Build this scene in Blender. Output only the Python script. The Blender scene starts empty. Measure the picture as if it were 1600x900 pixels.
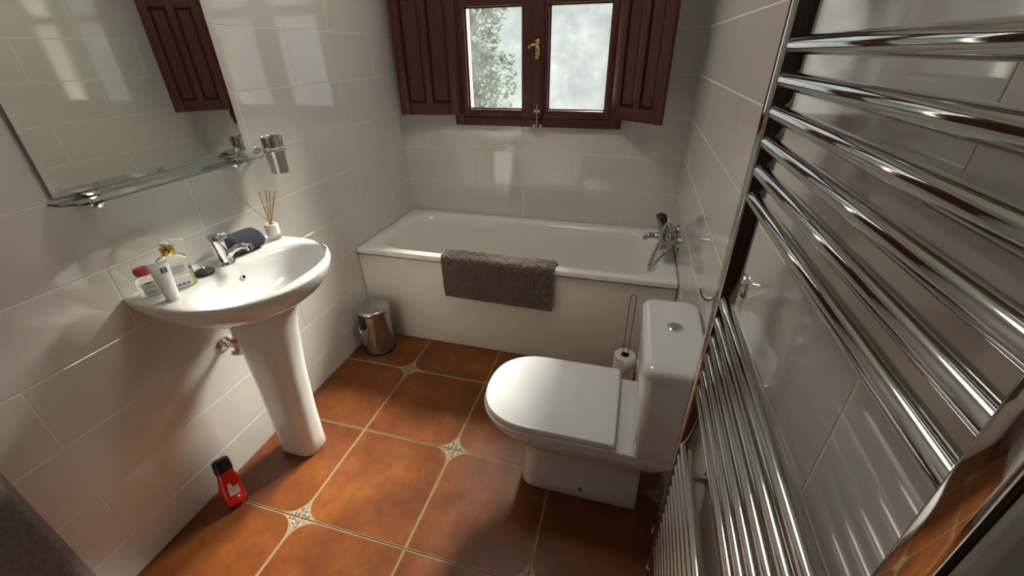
import bpy, bmesh, math, random
from mathutils import Vector, Matrix
random.seed(7)
S = bpy.context.scene
COL = S.collection
PI = math.pi

# ------------------------------------------------------------------ camera
cam = bpy.data.cameras.new('camera'); cam_o = bpy.data.objects.new('camera', cam); COL.objects.link(cam_o)
cam.sensor_width = 36.0; cam.lens = 659.03 / 1600 * 36.0; cam.clip_start = 0.01
def _rz(a): return Matrix.Rotation(a, 3, 'Z')
ROT = _rz(0.27741) @ Matrix.Rotation(1.0588, 3, 'X') @ _rz(-0.0141)
cam_o.matrix_world = Matrix.Translation((1.375, -2.455, 1.456)) @ ROT.to_4x4()
S.camera = cam_o

# ------------------------------------------------------------------ world, sun, exposure
SKY = 1.1
w = bpy.data.worlds.new('sky'); S.world = w; w.use_nodes = True
wn = w.node_tree.nodes; wl = w.node_tree.links
wbg = wn['Background']
tc = wn.new('ShaderNodeTexCoord'); sp = wn.new('ShaderNodeSeparateXYZ'); cr = wn.new('ShaderNodeValToRGB')
wl.new(tc.outputs['Generated'], sp.inputs[0]); wl.new(sp.outputs['Z'], cr.inputs[0])
cr.color_ramp.elements[0].color = (0.86, 0.90, 0.90, 1); cr.color_ramp.elements[1].color = (0.60, 0.76, 0.95, 1)
wl.new(cr.outputs[0], wbg.inputs['Color']); wbg.inputs['Strength'].default_value = SKY
sun = bpy.data.lights.new('sun', 'SUN'); sun.energy = 60.0; sun.angle = math.radians(24); sun.color = (1.0, 0.93, 0.82)
sun_o = bpy.data.objects.new('sun', sun); COL.objects.link(sun_o)
_az, _el = math.radians(14), math.radians(38)
_d = Vector((-math.sin(_az) * math.cos(_el), -math.cos(_az) * math.cos(_el), -math.sin(_el)))
sun_o.rotation_euler = _d.to_track_quat('-Z', 'Y').to_euler(); sun_o.location = (1.5, 4, 5)
S.view_settings.view_transform = 'Standard'; S.view_settings.look = 'None'
S.view_settings.gamma = 1.0; S.view_settings.use_curve_mapping = False
S.view_settings.exposure = 0.65

# ------------------------------------------------------------------ dimensions (metres; back wall y=0, left wall x=0, floor z=0)
W = 1.6416; YF = -2.78; H = 2.42; YP = -0.6705

# ------------------------------------------------------------------ material helpers
class NT:
    def __init__(s, name):
        s.m = bpy.data.materials.new(name); s.m.use_nodes = True
        s.n = s.m.node_tree.nodes; s.l = s.m.node_tree.links
        s.b = s.n['Principled BSDF']; s.out = s.n['Material Output']
    def put(s, sock, v):
        if v is None: return
        if hasattr(v, 'is_linked') or hasattr(v, 'links'): s.l.new(v, sock)
        else: sock.default_value = v
    def math(s, op, a, b=None, clamp=False):
        n = s.n.new('ShaderNodeMath'); n.operation = op; n.use_clamp = clamp
        s.put(n.inputs[0], a)
        if b is not None: s.put(n.inputs[1], b)
        return n.outputs[0]
    def obj(s):
        t = s.n.new('ShaderNodeTexCoord'); return t.outputs['Object']
    def xyz(s):
        n = s.n.new('ShaderNodeSeparateXYZ'); s.l.new(s.obj(), n.inputs[0]); return n.outputs
    def noise(s, scale, detail=4, rough=.55, vec=None):
        n = s.n.new('ShaderNodeTexNoise'); n.inputs['Scale'].default_value = scale
        n.inputs['Detail'].default_value = detail; n.inputs['Roughness'].default_value = rough
        s.l.new(vec if vec is not None else s.obj(), n.inputs['Vector']); return n.outputs['Fac']
    def ramp(s, fac, stops):
        n = s.n.new('ShaderNodeValToRGB'); e = n.color_ramp.elements
        while len(e) < len(stops): e.new(0.5)
        for k, (p, c) in enumerate(stops):
            e[k].position = p; e[k].color = (*c, 1) if len(c) == 3 else c
        s.put(n.inputs[0], fac); return n.outputs[0]
    def mix(s, fac, a, b):
        n = s.n.new('ShaderNodeMix'); n.data_type = 'RGBA'
        s.put(n.inputs['Factor'], fac)
        for sock, v in ((n.inputs['A'], a), (n.inputs['B'], b)):
            if isinstance(v, tuple): sock.default_value = (*v, 1) if len(v) == 3 else v
            else: s.l.new(v, sock)
        return n.outputs['Result']
    def bump(s, h, strength=.2, dist=.002):
        n = s.n.new('ShaderNodeBump'); n.inputs['Strength'].default_value = strength; n.inputs['Distance'].default_value = dist
        s.l.new(h, n.inputs['Height']); s.l.new(n.outputs[0], s.b.inputs['Normal'])
    def set(s, **k):
        names = dict(col='Base Color', rough='Roughness', metal='Metallic', ior='IOR', trans='Transmission Weight',
                     spec='Specular IOR Level', coat='Coat Weight', coatr='Coat Roughness', sheen='Sheen Weight', alpha='Alpha')
        for q, v in k.items():
            sock = s.b.inputs[names[q]]
            if isinstance(v, tuple) and len(v) == 3: v = (*v, 1)
            s.put(sock, v)
        return s
def plain(name, col, rough=.4, metal=0., **k):
    return NT(name).set(col=col, rough=rough, metal=metal, **k).m

def mottled(name, c1, c2, scale, rough, metal=0., bump=0., bscale=None, **k):
    t = NT(name); n = t.noise(scale)
    t.set(col=t.ramp(n, [(.3, c1), (.7, c2)]), rough=rough, metal=metal, **k)
    if bump: t.bump(t.noise(bscale or scale * 6), bump, .002)
    return t.m

M = {}
M['tile'] = mottled('cream_tile', (.665, .640, .590), (.70, .675, .625), 2.0, .06, spec=1.0, bump=.02, bscale=9)
M['grout'] = plain('pale_grout', (.82, .79, .71), .8)
M['paint'] = plain('white_paint', (.80, .78, .74), .8)
M['floor_grout'] = mottled('floor_grout', (.22, .17, .11), (.30, .24, .16), 40, .9)
M['ceramic'] = plain('white_ceramic', (.78, .775, .75), .07, spec=.6, coat=.3, coatr=.03)
M['enamel'] = plain('bath_enamel', (.86, .845, .79), .12, spec=.5)
M['lidplastic'] = plain('white_seat_plastic', (.82, .82, .81), .14, spec=.45)
M['panel'] = mottled('cream_bath_panel', (.80, .75, .66), (.85, .81, .73), 5, .35)
M['chrome'] = plain('chrome', (.80, .80, .80), .05, 1.)
M['darkchrome'] = plain('radiator_chrome', (.50, .50, .49), .05, 1.)
M['brushed'] = mottled('brushed_steel', (.52, .49, .45), (.62, .59, .55), 30, .25, 1.)
M['mixer'] = plain('mixer_chrome', (.50, .50, .49), .08, 1.)
M['brass'] = plain('brass', (.62, .45, .20), .28, 1.)
M['gold'] = plain('gold_metal', (.83, .53, .18), .18, 1.)
M['black'] = plain('black_plastic', (.012, .012, .014), .35)
M['rubber'] = plain('dark_rubber', (.045, .045, .05), .5)
M['white_plastic'] = plain('white_plastic', (.82, .81, .77), .35)
M['pink'] = plain('pink_plastic', (.62, .06, .16), .3)
M['paper'] = mottled('toilet_paper', (.80, .75, .66), (.85, .81, .73), 60, .95, bump=.2, bscale=200)
M['card'] = plain('cardboard_core', (.10, .075, .05), .9)
M['reed'] = plain('reed_wood', (.60, .37, .17), .7)
M['print_black'] = plain('black_print', (.02, .02, .022), .5)
M['print_grey'] = plain('grey_print', (.30, .32, .34), .6)
M['print_pink'] = plain('pink_print', (.60, .22, .28), .6)
M['label'] = plain('white_label', (.74, .78, .82), .4)
M['orange'] = plain('orange_ring', (.75, .16, .05), .5)
M['greypipe'] = plain('grey_pipe', (.45, .45, .44), .3, .6)
M['soil'] = plain('grass_ground', (.10, .16, .05), .9)
M['leaf'] = mottled('leaf_green', (.034, .085, .018), (.060, .12, .032), 1, 1.0, spec=0.0)
M['bark'] = plain('bark', (.10, .07, .045), .9)
M['mark'] = plain('dark_mark', (.08, .08, .08), .5)

def mk_wood(name, c1, c2, rough):
    t = NT(name); mp = t.n.new('ShaderNodeMapping'); mp.inputs['Scale'].default_value = (14, 14, 1.2)
    t.l.new(t.obj(), mp.inputs[0]); n = t.noise(6, 5, .6, mp.outputs[0])
    t.set(col=t.ramp(n, [(.3, c1), (.75, c2)]), rough=rough, spec=.4); t.bump(n, .08, .001); return t.m
M['wood'] = mk_wood('mahogany_wood', (.060, .0145, .012), (.100, .027, .020), .36)
M['doorwood'] = mk_wood('dark_door_wood', (.022, .012, .009), (.04, .022, .015), .45)

def mk_red():
    t = NT('red_bottle_plastic'); t.set(col=(.75, .010, .013), rough=.22, spec=.5, coat=.4); return t.m
M['red'] = mk_red()

def mk_glass(name, col, rough=.0, ior=1.45):
    return NT(name).set(col=col, rough=rough, ior=ior, trans=1.0).m
M['clear'] = mk_glass('clear_plastic', (.95, .97, .93), .03, 1.3)
M['liquid'] = mk_glass('yellow_liquid', (.86, .78, .22), .05, 1.34)
M['shelfglass'] = mk_glass('greenish_shelf_glass', (.80, .92, .86), .02, 1.45)
M['smokeglass'] = mk_glass('diffuser_glass', (.66, .62, .52), .05, 1.3)

def mk_mirror():
    t = NT('mirror_silver'); n = t.noise(7, 5, .6)
    t.set(col=(.80, .82, .78), metal=1., rough=t.ramp(n, [(.45, (.004,) * 3), (.8, (.035,) * 3)])); return t.m
M['mirror'] = mk_mirror()

def mk_pane():
    # weathered frosted pane: mostly lets the light through, part is milky film, with streaks and paint specks
    t = NT('weathered_window_glass')
    tr = t.n.new('ShaderNodeBsdfTransparent'); tl = t.n.new('ShaderNodeBsdfTranslucent'); gl = t.n.new('ShaderNodeBsdfGlossy')
    n = t.noise(26, 6, .7); n2 = t.noise(9, 5, .65)
    tr.inputs['Color'].default_value = (.585, .60, .60, 1)    # each of the two faces
    tl.inputs['Color'].default_value = (.80, .86, .88, 1)
    spk = t.math('GREATER_THAN', n, .69)
    fac = t.math('ADD', t.math('MULTIPLY', t.math('POWER', n2, 2.0), .045), t.math('MULTIPLY', spk, .05))
    m1 = t.n.new('ShaderNodeMixShader'); t.l.new(fac, m1.inputs[0]); t.l.new(tr.outputs[0], m1.inputs[1]); t.l.new(tl.outputs[0], m1.inputs[2])
    gl.inputs['Roughness'].default_value = .25; gl.inputs['Color'].default_value = (.9, .9, .9, 1)
    m2 = t.n.new('ShaderNodeMixShader'); m2.inputs[0].default_value = .04
    t.l.new(m1.outputs[0], m2.inputs[1]); t.l.new(gl.outputs[0], m2.inputs[2])
    t.l.new(m2.outputs[0], t.out.inputs['Surface']); return t.m
M['pane'] = mk_pane()

TU = 0.42
def mk_floor_tile():
    t = NT('terracotta_floor_tile'); X, Y, Z = t.xyz(); h = TU / 2 - .0016; r = .078
    sg = t.math('SIGN', t.math('ADD', X, Y))
    u = t.math('SUBTRACT', h, t.math('MULTIPLY', X, sg)); v = t.math('SUBTRACT', h, t.math('MULTIPLY', Y, sg))
    du = t.math('SUBTRACT', r, u); dv = t.math('SUBTRACT', r, v)
    d = t.math('SQRT', t.math('ADD', t.math('MULTIPLY', du, du), t.math('MULTIPLY', dv, dv)))
    inc = t.math('MULTIPLY', t.math('LESS_THAN', u, r), t.math('LESS_THAN', v, r))
    orn = t.math('MULTIPLY', inc, t.math('GREATER_THAN', d, r))
    arc = t.math('MULTIPLY', inc, t.math('LESS_THAN', t.math('ABSOLUTE', t.math('SUBTRACT', d, r)), .0032))
    edge = t.math('MINIMUM', t.math('SUBTRACT', h, t.math('ABSOLUTE', X)), t.math('SUBTRACT', h, t.math('ABSOLUTE', Y)))
    line = t.math('MAXIMUM', t.math('LESS_THAN', edge, .0030), arc)
    info = t.n.new('ShaderNodeObjectInfo')
    mp = t.n.new('ShaderNodeVectorMath'); mp.operation = 'ADD'; t.l.new(t.obj(), mp.inputs[0])
    cb = t.n.new('ShaderNodeCombineXYZ'); t.l.new(t.math('MULTIPLY', info.outputs['Random'], 40.), cb.inputs[0]); t.l.new(cb.outputs[0], mp.inputs[1])
    n1 = t.noise(6, 6, .65, mp.outputs[0]); n2 = t.noise(45, 5, .7, mp.outputs[0])
    body = t.ramp(n1, [(.30, (.095, .023, .007)), (.52, (.170, .048, .010)), (.72, (.27, .090, .016))])
    body = t.mix(t.math('MULTIPLY', n2, .35), body, (.15, .044, .012))
    # scroll ornament: dark curls on beige
    wv = t.n.new('ShaderNodeTexWave'); wv.wave_type = 'RINGS'; wv.inputs['Scale'].default_value = 22; wv.inputs['Distortion'].default_value = 7
    wv.inputs['Detail'].default_value = 2; wv.inputs['Detail Scale'].default_value = 5; t.l.new(t.obj(), wv.inputs['Vector'])
    pat = t.ramp(wv.outputs['Fac'], [(.42, (.10, .075, .07)), (.56, (.40, .33, .25))])
    c = t.mix(orn, body, pat); c = t.mix(line, c, (.29, .21, .12))
    t.set(col=c, rough=t.ramp(n2, [(.3, (.30,) * 3), (.8, (.46,) * 3)]), spec=.35)
    t.bump(t.math('SUBTRACT', t.math('MULTIPLY', n1, .5), t.math('MULTIPLY', line, .6)), .12, .002)
    return t.m
M['floor_tile'] = mk_floor_tile()

def mk_cloth(name, c1, c2, scale):
    t = NT(name); n = t.noise(scale, 6, .7)
    t.set(col=t.ramp(n, [(.3, c1), (.7, c2)]), rough=1.0, spec=.1, sheen=.3); t.bump(t.noise(scale * 3, 3), .9, .006); return t.m
M['mat'] = mk_cloth('brown_chenille', (.15, .112, .085), (.235, .18, .14), 60)
M['navy'] = mk_cloth('navy_terry', (.018, .024, .048), (.042, .050, .085), 220)
M['charcoal'] = mk_cloth('charcoal_terry', (.10, .092, .084), (.19, .175, .16), 70)

# ------------------------------------------------------------------ mesh helpers
def link(name, me, mat, parent=None, smooth=True, ang=40):
    o = bpy.data.objects.new(name, me); COL.objects.link(o)
    if mat is not None and not me.materials: me.materials.append(mat)
    if smooth:
        me.polygons.foreach_set('use_smooth', [True] * len(me.polygons))
        me.set_sharp_from_angle(angle=math.radians(ang))
    if parent: o.parent = parent
    return o
def from_data(name, v, f, mat, parent=None, smooth=True, ang=40):
    me = bpy.data.meshes.new(name); me.from_pydata([tuple(p) for p in v], [], f)
    bm = bmesh.new(); bm.from_mesh(me); bmesh.ops.recalc_face_normals(bm, faces=bm.faces); bm.to_mesh(me); bm.free()
    return link(name, me, mat, parent, smooth, ang)
class G:
    """collects geometry for ONE mesh"""
    def __init__(s): s.v = []; s.f = []
    def add(s, v, f):
        o = len(s.v); s.v += [tuple(p) for p in v]; s.f += [tuple(i + o for i in q) for q in f]; return s
    def box(s, x0, x1, y0, y1, z0, z1, mtx=None):
        v = [Vector((x, y, z)) for z in (z0, z1) for y in (y0, y1) for x in (x0, x1)]
        if mtx: v = [mtx @ p for p in v]
        return s.add(v, [(0, 2, 3, 1), (4, 5, 7, 6), (0, 1, 5, 4), (2, 6, 7, 3), (0, 4, 6, 2), (1, 3, 7, 5)])
    def cbox(s, x0, x1, y0, y1, z0, z1, c=.003, mtx=None):
        """chamfered box"""
        b = bmesh.new(); q = G().box(x0, x1, y0, y1, z0, z1)
        vs = [b.verts.new(p) for p in q.v]
        for f in q.f: b.faces.new([vs[i] for i in f])
        bmesh.ops.bevel(b, geom=b.edges[:], offset=c, segments=2, affect='EDGES', profile=.5)
        b.verts.index_update(); V = [mtx @ p.co if mtx else p.co.copy() for p in b.verts]
        F = [tuple(x.index for x in f.verts) for f in b.faces]; b.free(); return s.add(V, F)
    def rings(s, R, cap0=True, cap1=True):
        n = len(R[0]); v = [p for r in R for p in r]; f = []
        for a in range(len(R) - 1):
            for i in range(n):
                j = (i + 1) % n; f.append((a * n + i, a * n + j, (a + 1) * n + j, (a + 1) * n + i))
        if cap0: f.append(tuple(range(n))[::-1])
        if cap1: f.append(tuple((len(R) - 1) * n + i for i in range(n)))
        return s.add(v, f)
    def lathe(s, prof, c=(0, 0, 0), seg=32, axis=None, cap0=True, cap1=True):
        """prof: (radius, height) pairs; axis: direction (default +z)"""
        q = Vector(axis).normalized().to_track_quat('Z', 'Y').to_matrix() if axis is not None else Matrix.Identity(3)
        c = Vector(c); R = []
        for r, h in prof:
            R.append([c + q @ Vector((max(r, 1e-4) * math.cos(2 * PI * k / seg), max(r, 1e-4) * math.sin(2 * PI * k / seg), h)) for k in range(seg)])
        return s.rings(R, cap0, cap1)
    def tube(s, pts, rad, seg=12, round_ends=False, scale=(1, 1)):
        pts = [Vector(p) for p in pts]; n = len(pts)
        rads = rad if isinstance(rad, (list, tuple)) else [rad] * n
        T = [(pts[min(i + 1, n - 1)] - pts[max(i - 1, 0)]).normalized() for i in range(n)]
        up = Vector((0, 0, 1)) if abs(T[0].z) < .9 else Vector((0, 1, 0))
        N = T[0].cross(up).normalized(); R = []
        for i in range(n):
            N = (N - T[i] * N.dot(T[i])).normalized(); B = T[i].cross(N)
            R.append([pts[i] + (N * math.cos(2 * PI * k / seg) * scale[0] + B * math.sin(2 * PI * k / seg) * scale[1]) * rads[i] for k in range(seg)])
        if round_ends:
            def cap(c, t, ring):
                return [[c + (p - c) * math.cos(a) + t * rads[0] * math.sin(a) for p in ring] for a in (PI / 6, PI / 3, PI / 2 * .96)]
            R = cap(pts[0], -T[0], R[0])[::-1] + R + cap(pts[-1], T[-1], R[-1])
        return s.rings(R)
    def build(s, name, mat, parent=None, smooth=True, ang=40): return from_data(name, s.v, s.f, mat, parent, smooth, ang)

def curve(ctrl, n=10):
    """Catmull-Rom through points"""
    P = [Vector(p) for p in ctrl]; P = [P[0] * 2 - P[1]] + P + [P[-1] * 2 - P[-2]]; out = []
    for i in range(1, len(P) - 2):
        for k in range(n):
            t = k / n; a, b, c, d = P[i - 1], P[i], P[i + 1], P[i + 2]
            out.append(.5 * ((2 * b) + (c - a) * t + (2 * a - 5 * b + 4 * c - d) * t * t + (3 * b - a - 3 * c + d) * t ** 3))
    out.append(P[-2]); return out
def rrect(x0, x1, y0, y1, r, z, k=8):
    out = []
    r = min(r, (x1 - x0) / 2 - 1e-4, (y1 - y0) / 2 - 1e-4)
    for cx, cy, a0 in ((x1 - r, y1 - r, 0), (x0 + r, y1 - r, PI / 2), (x0 + r, y0 + r, PI), (x1 - r, y0 + r, 1.5 * PI)):
        for i in range(k + 1):
            a = a0 + PI / 2 * i / k; out.append(Vector((cx + r * math.cos(a), cy + r * math.sin(a), z)))
    return out
def empty(name, loc=(0, 0, 0)):
    o = bpy.data.objects.new(name, None); COL.objects.link(o); o.location = loc; o.empty_display_size = .05; return o
def thing(name, label, cat, loc=(0, 0, 0), group=None):
    o = empty(name, loc); return tag(o, label, cat, group)
def tag(o, label, cat, group=None):
    o['label'] = label; o['category'] = cat
    if group: o['group'] = group
    return o
def settle(root):
    """children were modelled in world coordinates: keep them there"""
    mi = Matrix.Translation(-root.location)
    for c in root.children: c.matrix_basis = mi @ c.matrix_basis
def struct(o, label=None, cat=None):
    o['kind'] = 'structure'
    if label: o['label'] = label
    if cat: o['category'] = cat
    return o

# ================================================================== SETTING
# ---- tiles -------------------------------------------------------
TCACHE = {}
def tile_mesh(wd, ht):
    key = (round(wd, 4), round(ht, 4))
    if key in TCACHE: return TCACHE[key]
    a, b, c, t0 = key[0] / 2, key[1] / 2, .0008, -.0035
    v = [(-a, -b, t0), (a, -b, t0), (a, b, t0), (-a, b, t0), (-a, -b, -c), (a, -b, -c), (a, b, -c), (-a, b, -c),
         (-a + c, -b + c, 0), (a - c, -b + c, 0), (a - c, b - c, 0), (-a + c, b - c, 0)]
    f = [(8, 9, 10, 11)] + [(i, (i + 1) % 4, 4 + (i + 1) % 4, 4 + i) for i in range(4)] + [(4 + i, 4 + (i + 1) % 4, 8 + (i + 1) % 4, 8 + i) for i in range(4)]
    me = bpy.data.meshes.new('wall_tile'); me.from_pydata(v, [], f); me.materials.append(M['tile']); TCACHE[key] = me; return me
ROWS = [0.0, .142] + [.142 + .2 * k for k in range(1, 12)]
ROWS = [z for z in ROWS if z < H - .02] + [H]
GAP = .0040
def tile_wall(parent, place, u0, u1, jo, je, hole=None):
    """place(u, z) -> 4x4 matrix; jo/je: phase of vertical joints in odd / even rows; hole: (u0,u1,z0,z1)"""
    for k in range(len(ROWS) - 1):
        z0, z1 = ROWS[k], ROWS[k + 1]; ph = jo if k % 2 else je; L = .5985
        js = [u0] + [ph + L * n for n in range(-8, 9) if u0 + .02 < ph + L * n < u1 - .02] + [u1]
        for a, b in zip(js, js[1:]):
            segs = [(a, b)]
            if hole and z1 > hole[2] + .01 and z0 < hole[3]:
                segs = []
                if a < hole[0]: segs.append((a, min(b, hole[0])))
                if b > hole[1]: segs.append((max(a, hole[1]), b))
            for p, q in segs:
                if q - p < .012: continue
                o = bpy.data.objects.new('wall_tile', tile_mesh(q - p - GAP, z1 - z0 - GAP)); COL.objects.link(o)
                o.parent = parent
                j = Matrix.Rotation(random.gauss(0, .0012), 4, 'X') @ Matrix.Rotation(random.gauss(0, .0012), 4, 'Y')
                o.matrix_local = place((p + q) / 2, (z0 + z1) / 2) @ j
def frame3(ux, vx, nx, t):
    m = Matrix.Identity(4)
    for i in range(3): m[i][0], m[i][1], m[i][2], m[i][3] = ux[i], vx[i], nx[i], t[i]
    return m
REC = .0011
wl_ = struct(G().box(-.12, -REC, YF, 0, 0, H).build('wall_left', M['grout'], None, False), 'wall of cream glossy rectangular tiles behind the sink', 'wall')
tile_wall(wl_, lambda u, z: frame3((0, -1, 0), (0, 0, 1), (1, 0, 0), (0, u, z)) if False else frame3((0, 1, 0), (0, 0, 1), (1, 0, 0), (0, u, z)), YF, -.001, -.237, -.55)
wr_ = struct(G().box(W + REC, W + .12, YF, 0, 0, H).build('wall_right', M['grout'], None, False), 'wall of cream glossy tiles behind the toilet and radiator', 'wall')
tile_wall(wr_, lambda u, z: frame3((0, -1, 0), (0, 0, 1), (-1, 0, 0), (W, u, z)), YF, -.001, -.22, -.51)
# window opening in the back wall
WX0, WX1, WZ0, WZ1 = .361, 1.293, 1.085, 2.16      # outer frame
OX0, OX1, OZ0, OZ1 = .405, 1.249, 1.142, 2.11      # hole in the masonry
wb = G()
wb.box(-.12, OX0, REC, .16, 0, H).box(OX1, W + .12, REC, .16, 0, H).box(OX0, OX1, REC, .16, 0, OZ0 - .004).box(OX0, OX1, REC, .16, OZ1, H)
wb_ = struct(wb.build('wall_back', M['grout'], None, False), 'end wall of cream glossy tiles with the window above the bath', 'wall')
tile_wall(wb_, lambda u, z: frame3((1, 0, 0), (0, 0, 1), (0, -1, 0), (u, 0, z)), .001, W - .001, .153, .451, (OX0, OX1, OZ0, OZ1 + .2))
# wall behind the camera with a doorway, and the passage beyond
DX0, DX1, DH = .78, 1.56, 2.05
wf = G().box(-.12, DX0, YF - .1, YF, 0, H).box(DX1, W + .12, YF - .1, YF, 0, H).box(DX0, DX1, YF - .1, YF, DH, H)
struct(wf.build('wall_front', M['paint'], None, False), 'white wall with the doorway', 'wall')
tr = struct(G().box(DX0, DX0 + .04, YF - .12, YF + .02, 0, DH).box(DX1 - .04, DX1, YF - .12, YF + .02, 0, DH).box(DX0, DX1, YF - .12, YF + .02, DH - .04, DH)
            .build('trim_1', M['doorwood'], None, False), 'dark wooden door frame', 'door frame')
dr = struct(empty('door_1', (DX0 + .04, YF - .06, 0)), 'closed dark wooden door behind the viewer', 'door')
g = G().cbox(DX0 + .043, DX1 - .043, YF - .075, YF - .045, .006, DH - .043, .003); g.build('door_leaf', M['doorwood'], dr, True, 30)
for za, zb in ((.18, .92), (1.06, 1.88)):
    g = G()
    for xa, xb in ((DX0 + .12, (DX0 + DX1) / 2 - .04), ((DX0 + DX1) / 2 + .04, DX1 - .12)):
        q = G().cbox(xa, xb, YF - .047, YF - .037, za, zb, .006); q.build('door_panel', M['doorwood'], dr, True, 30)
G().lathe([(.024, 0), (.024, .004), (.009, .006), (.009, .04)], (DX0 + .10, YF - .0445, 1.0), 20, (0, 1, 0)).tube([(DX0 + .10, YF - .006, 1.0), (DX0 + .22, YF - .006, 1.0)], .009, 12, True).build('door_handle', M['brass'], dr)
settle(dr)
struct(G().box(-.12, W + .12, YF - .12, .16, H, H + .1).build('ceiling', M['paint'], None, False), 'white ceiling', 'ceiling')
# ---- unseen fill light added at the ceiling to brighten the room ------------------------------
def mk_fill_light():
    t = NT('fill_light_opal'); t.set(col=(.9, .9, .88), rough=.4)
    t.b.inputs['Emission Color'].default_value = (1.0, .95, .87, 1); t.b.inputs['Emission Strength'].default_value = 8.4; return t.m
clp = thing('added_fill_light', 'added fill light shaped as a round opal lamp on the ceiling', 'lamp', (.80, -1.10, H))
G().lathe([(.235, 0), (.24, .004), (.24, .03), (.235, .034)], (.80, -1.10, H - .0005), 48, (0, 0, -1)).build('fill_light_base', M['paint'], clp)
G().lathe([(.225, .033), (.228, .045), (.20, .075), (.12, .095), (.01, .102)], (.80, -1.10, H - .0005), 48, (0, 0, -1)).build('fill_light_shade', mk_fill_light(), clp)
settle(clp)
# ---- floor -------------------------------------------------------
fl = struct(G().box(-.12, W + .12, YF - .12, .16, -.12, -.0026).build('floor', M['floor_grout'], None, False), 'terracotta tiled floor with ornamental star corners', 'floor')
FX, FY = .375, -.938
def floor_tile(i, j):
    x0, y1 = FX + TU * i, FY - TU * j; cx, cy = x0 + TU / 2, y1 - TU / 2
    g = .0016
    a0, a1 = max(x0 + g, .0015) - cx, min(x0 + TU - g, W - .0015) - cx
    b0, b1 = max(y1 - TU + g, YF + .001) - cy, min(y1 - g, YP - .001 if j < 0 else 9) - cy
    if i == 2: a1 = W - .0015 - cx
    if a1 - a0 < .01 or b1 - b0 < .01: return
    rot = (i + j) % 2 == 0
    if rot: a0, a1, b0, b1 = b0, b1, -a1, -a0       # local = world rotated by -90 deg
    c = .0012
    v = [(a0, b0, -.0035), (a1, b0, -.0035), (a1, b1, -.0035), (a0, b1, -.0035), (a0, b0, -c), (a1, b0, -c), (a1, b1, -c), (a0, b1, -c),
         (a0 + c, b0 + c, 0), (a1 - c, b0 + c, 0), (a1 - c, b1 - c, 0), (a0 + c, b1 - c, 0)]
    f = [(8, 9, 10, 11)] + [(k, (k + 1) % 4, 4 + (k + 1) % 4, 4 + k) for k in range(4)] + [(4 + k, 4 + (k + 1) % 4, 8 + (k + 1) % 4, 8 + k) for k in range(4)]
    me = bpy.data.meshes.new('floor_tile'); me.from_pydata(v, [], f); me.materials.append(M['floor_tile'])
    o = bpy.data.objects.new('floor_tile', me); COL.objects.link(o); o.parent = fl; o.location = (cx, cy, 0)
    if rot: o.rotation_euler.z = PI / 2
for j in range(-1, 5):
    for i in range(-1, 3): floor_tile(i, j)

# ---- window ------------------------------------------------------
win = struct(empty('window_1', ((WX0 + WX1) / 2, 0, WZ0)), 'dark mahogany casement window with weathered glass and open shutters', 'window')
g = G(); F0, F1 = -.030, .05; b = .050
g.cbox(WX0, WX0 + b, F0, F1, WZ0, WZ1, .004).cbox(WX1 - b, WX1, F0, F1, WZ0, WZ1, .004).cbox(WX0 + b, WX1 - b, F0, F1, WZ0, WZ0 + .045, .004).cbox(WX0 + b, WX1 - b, F0, F1, WZ1 - .05, WZ1, .004)
g.build('window_frame', M['wood'], win, True, 30)
XC = .842
def sash(x0, x1, gx0, gx1):
    """casement between x0..x1 with glass gx0..gx1, two panes one above the other"""
    z0, z1 = WZ0 + .047, WZ1 - .052; gz = (1.172, 1.655, 1.695, 2.06); y0, y1 = -.034, .010
    g = G().cbox(x0, gx0, y0, y1, z0, z1, .003).cbox(gx1, x1, y0, y1, z0, z1, .003)
    for a, c in ((z0, gz[0]), (gz[1], gz[2]), (gz[3], z1)): g.cbox(gx0 - .001, gx1 + .001, y0 + .001, y1 - .001, a, c, .003)
    s = g.build('casement', M['wood'], win, True, 30)
    for a, c in ((gz[0], gz[1]), (gz[2], gz[3])):
        G().box(gx0 - .004, gx1 + .004, -.006, -.003, a - .004, c + .004).build('pane', M['pane'], s, False)
        q = G()
        e = .007
        q.cbox(gx0, gx0 + e, -.012, -.006, a, c, .001).cbox(gx1 - e, gx1, -.012, -.006, a, c, .001).cbox(gx0 + e, gx1 - e, -.012, -.006, a, a + e, .001).cbox(gx0 + e, gx1 - e, -.012, -.006, c - e, c, .001)
        q.build('glazing_bead', M['wood'], s, False)
    return s
sash(WX0 + .052, XC - .001, .445, .757)
sash(XC + .001, WX1 - .052, .896, 1.203)
G().cbox(.816, .872, -.048, -.035, WZ0 + .05, WZ1 - .055, .004).build('meeting_stile', M['wood'], win, True, 30)
hd = G().cbox(.832, .853, -.054, -.048, 1.418, 1.505, .002).build('handle', M['brass'], win); hd['label'] = 'small brass window handle'
q = G().lathe([(.009, 0), (.009, .022)], (.842, -.054, 1.478), 16, (0, -1, 0))
q.tube(curve([(.842, -.074, 1.478), (.830, -.078, 1.482), (.815, -.080, 1.478), (.806, -.08, 1.470)]), .0055, 10, True)
q.tube(curve([(.842, -.074, 1.478), (.852, -.076, 1.468), (.856, -.076, 1.450), (.853, -.072, 1.437)]), .005, 10, True)
q.build('lever', M['brass'], hd)
bt = G().tube([(.845, -.052, 1.096), (.845, -.052, 1.200)], .0035, 10, True).build('bolt', M['greypipe'], win)
for x, z in ((.836, 1.171), (.857, 1.171), (.830, 1.098), (.868, 1.097)):
    G().cbox(x - .007, x + .007, -.054, -.0475 if z > 1.12 else -.033, z - .006, z + .006, .001).build('bolt_plate', M['chrome'], bt)
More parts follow.
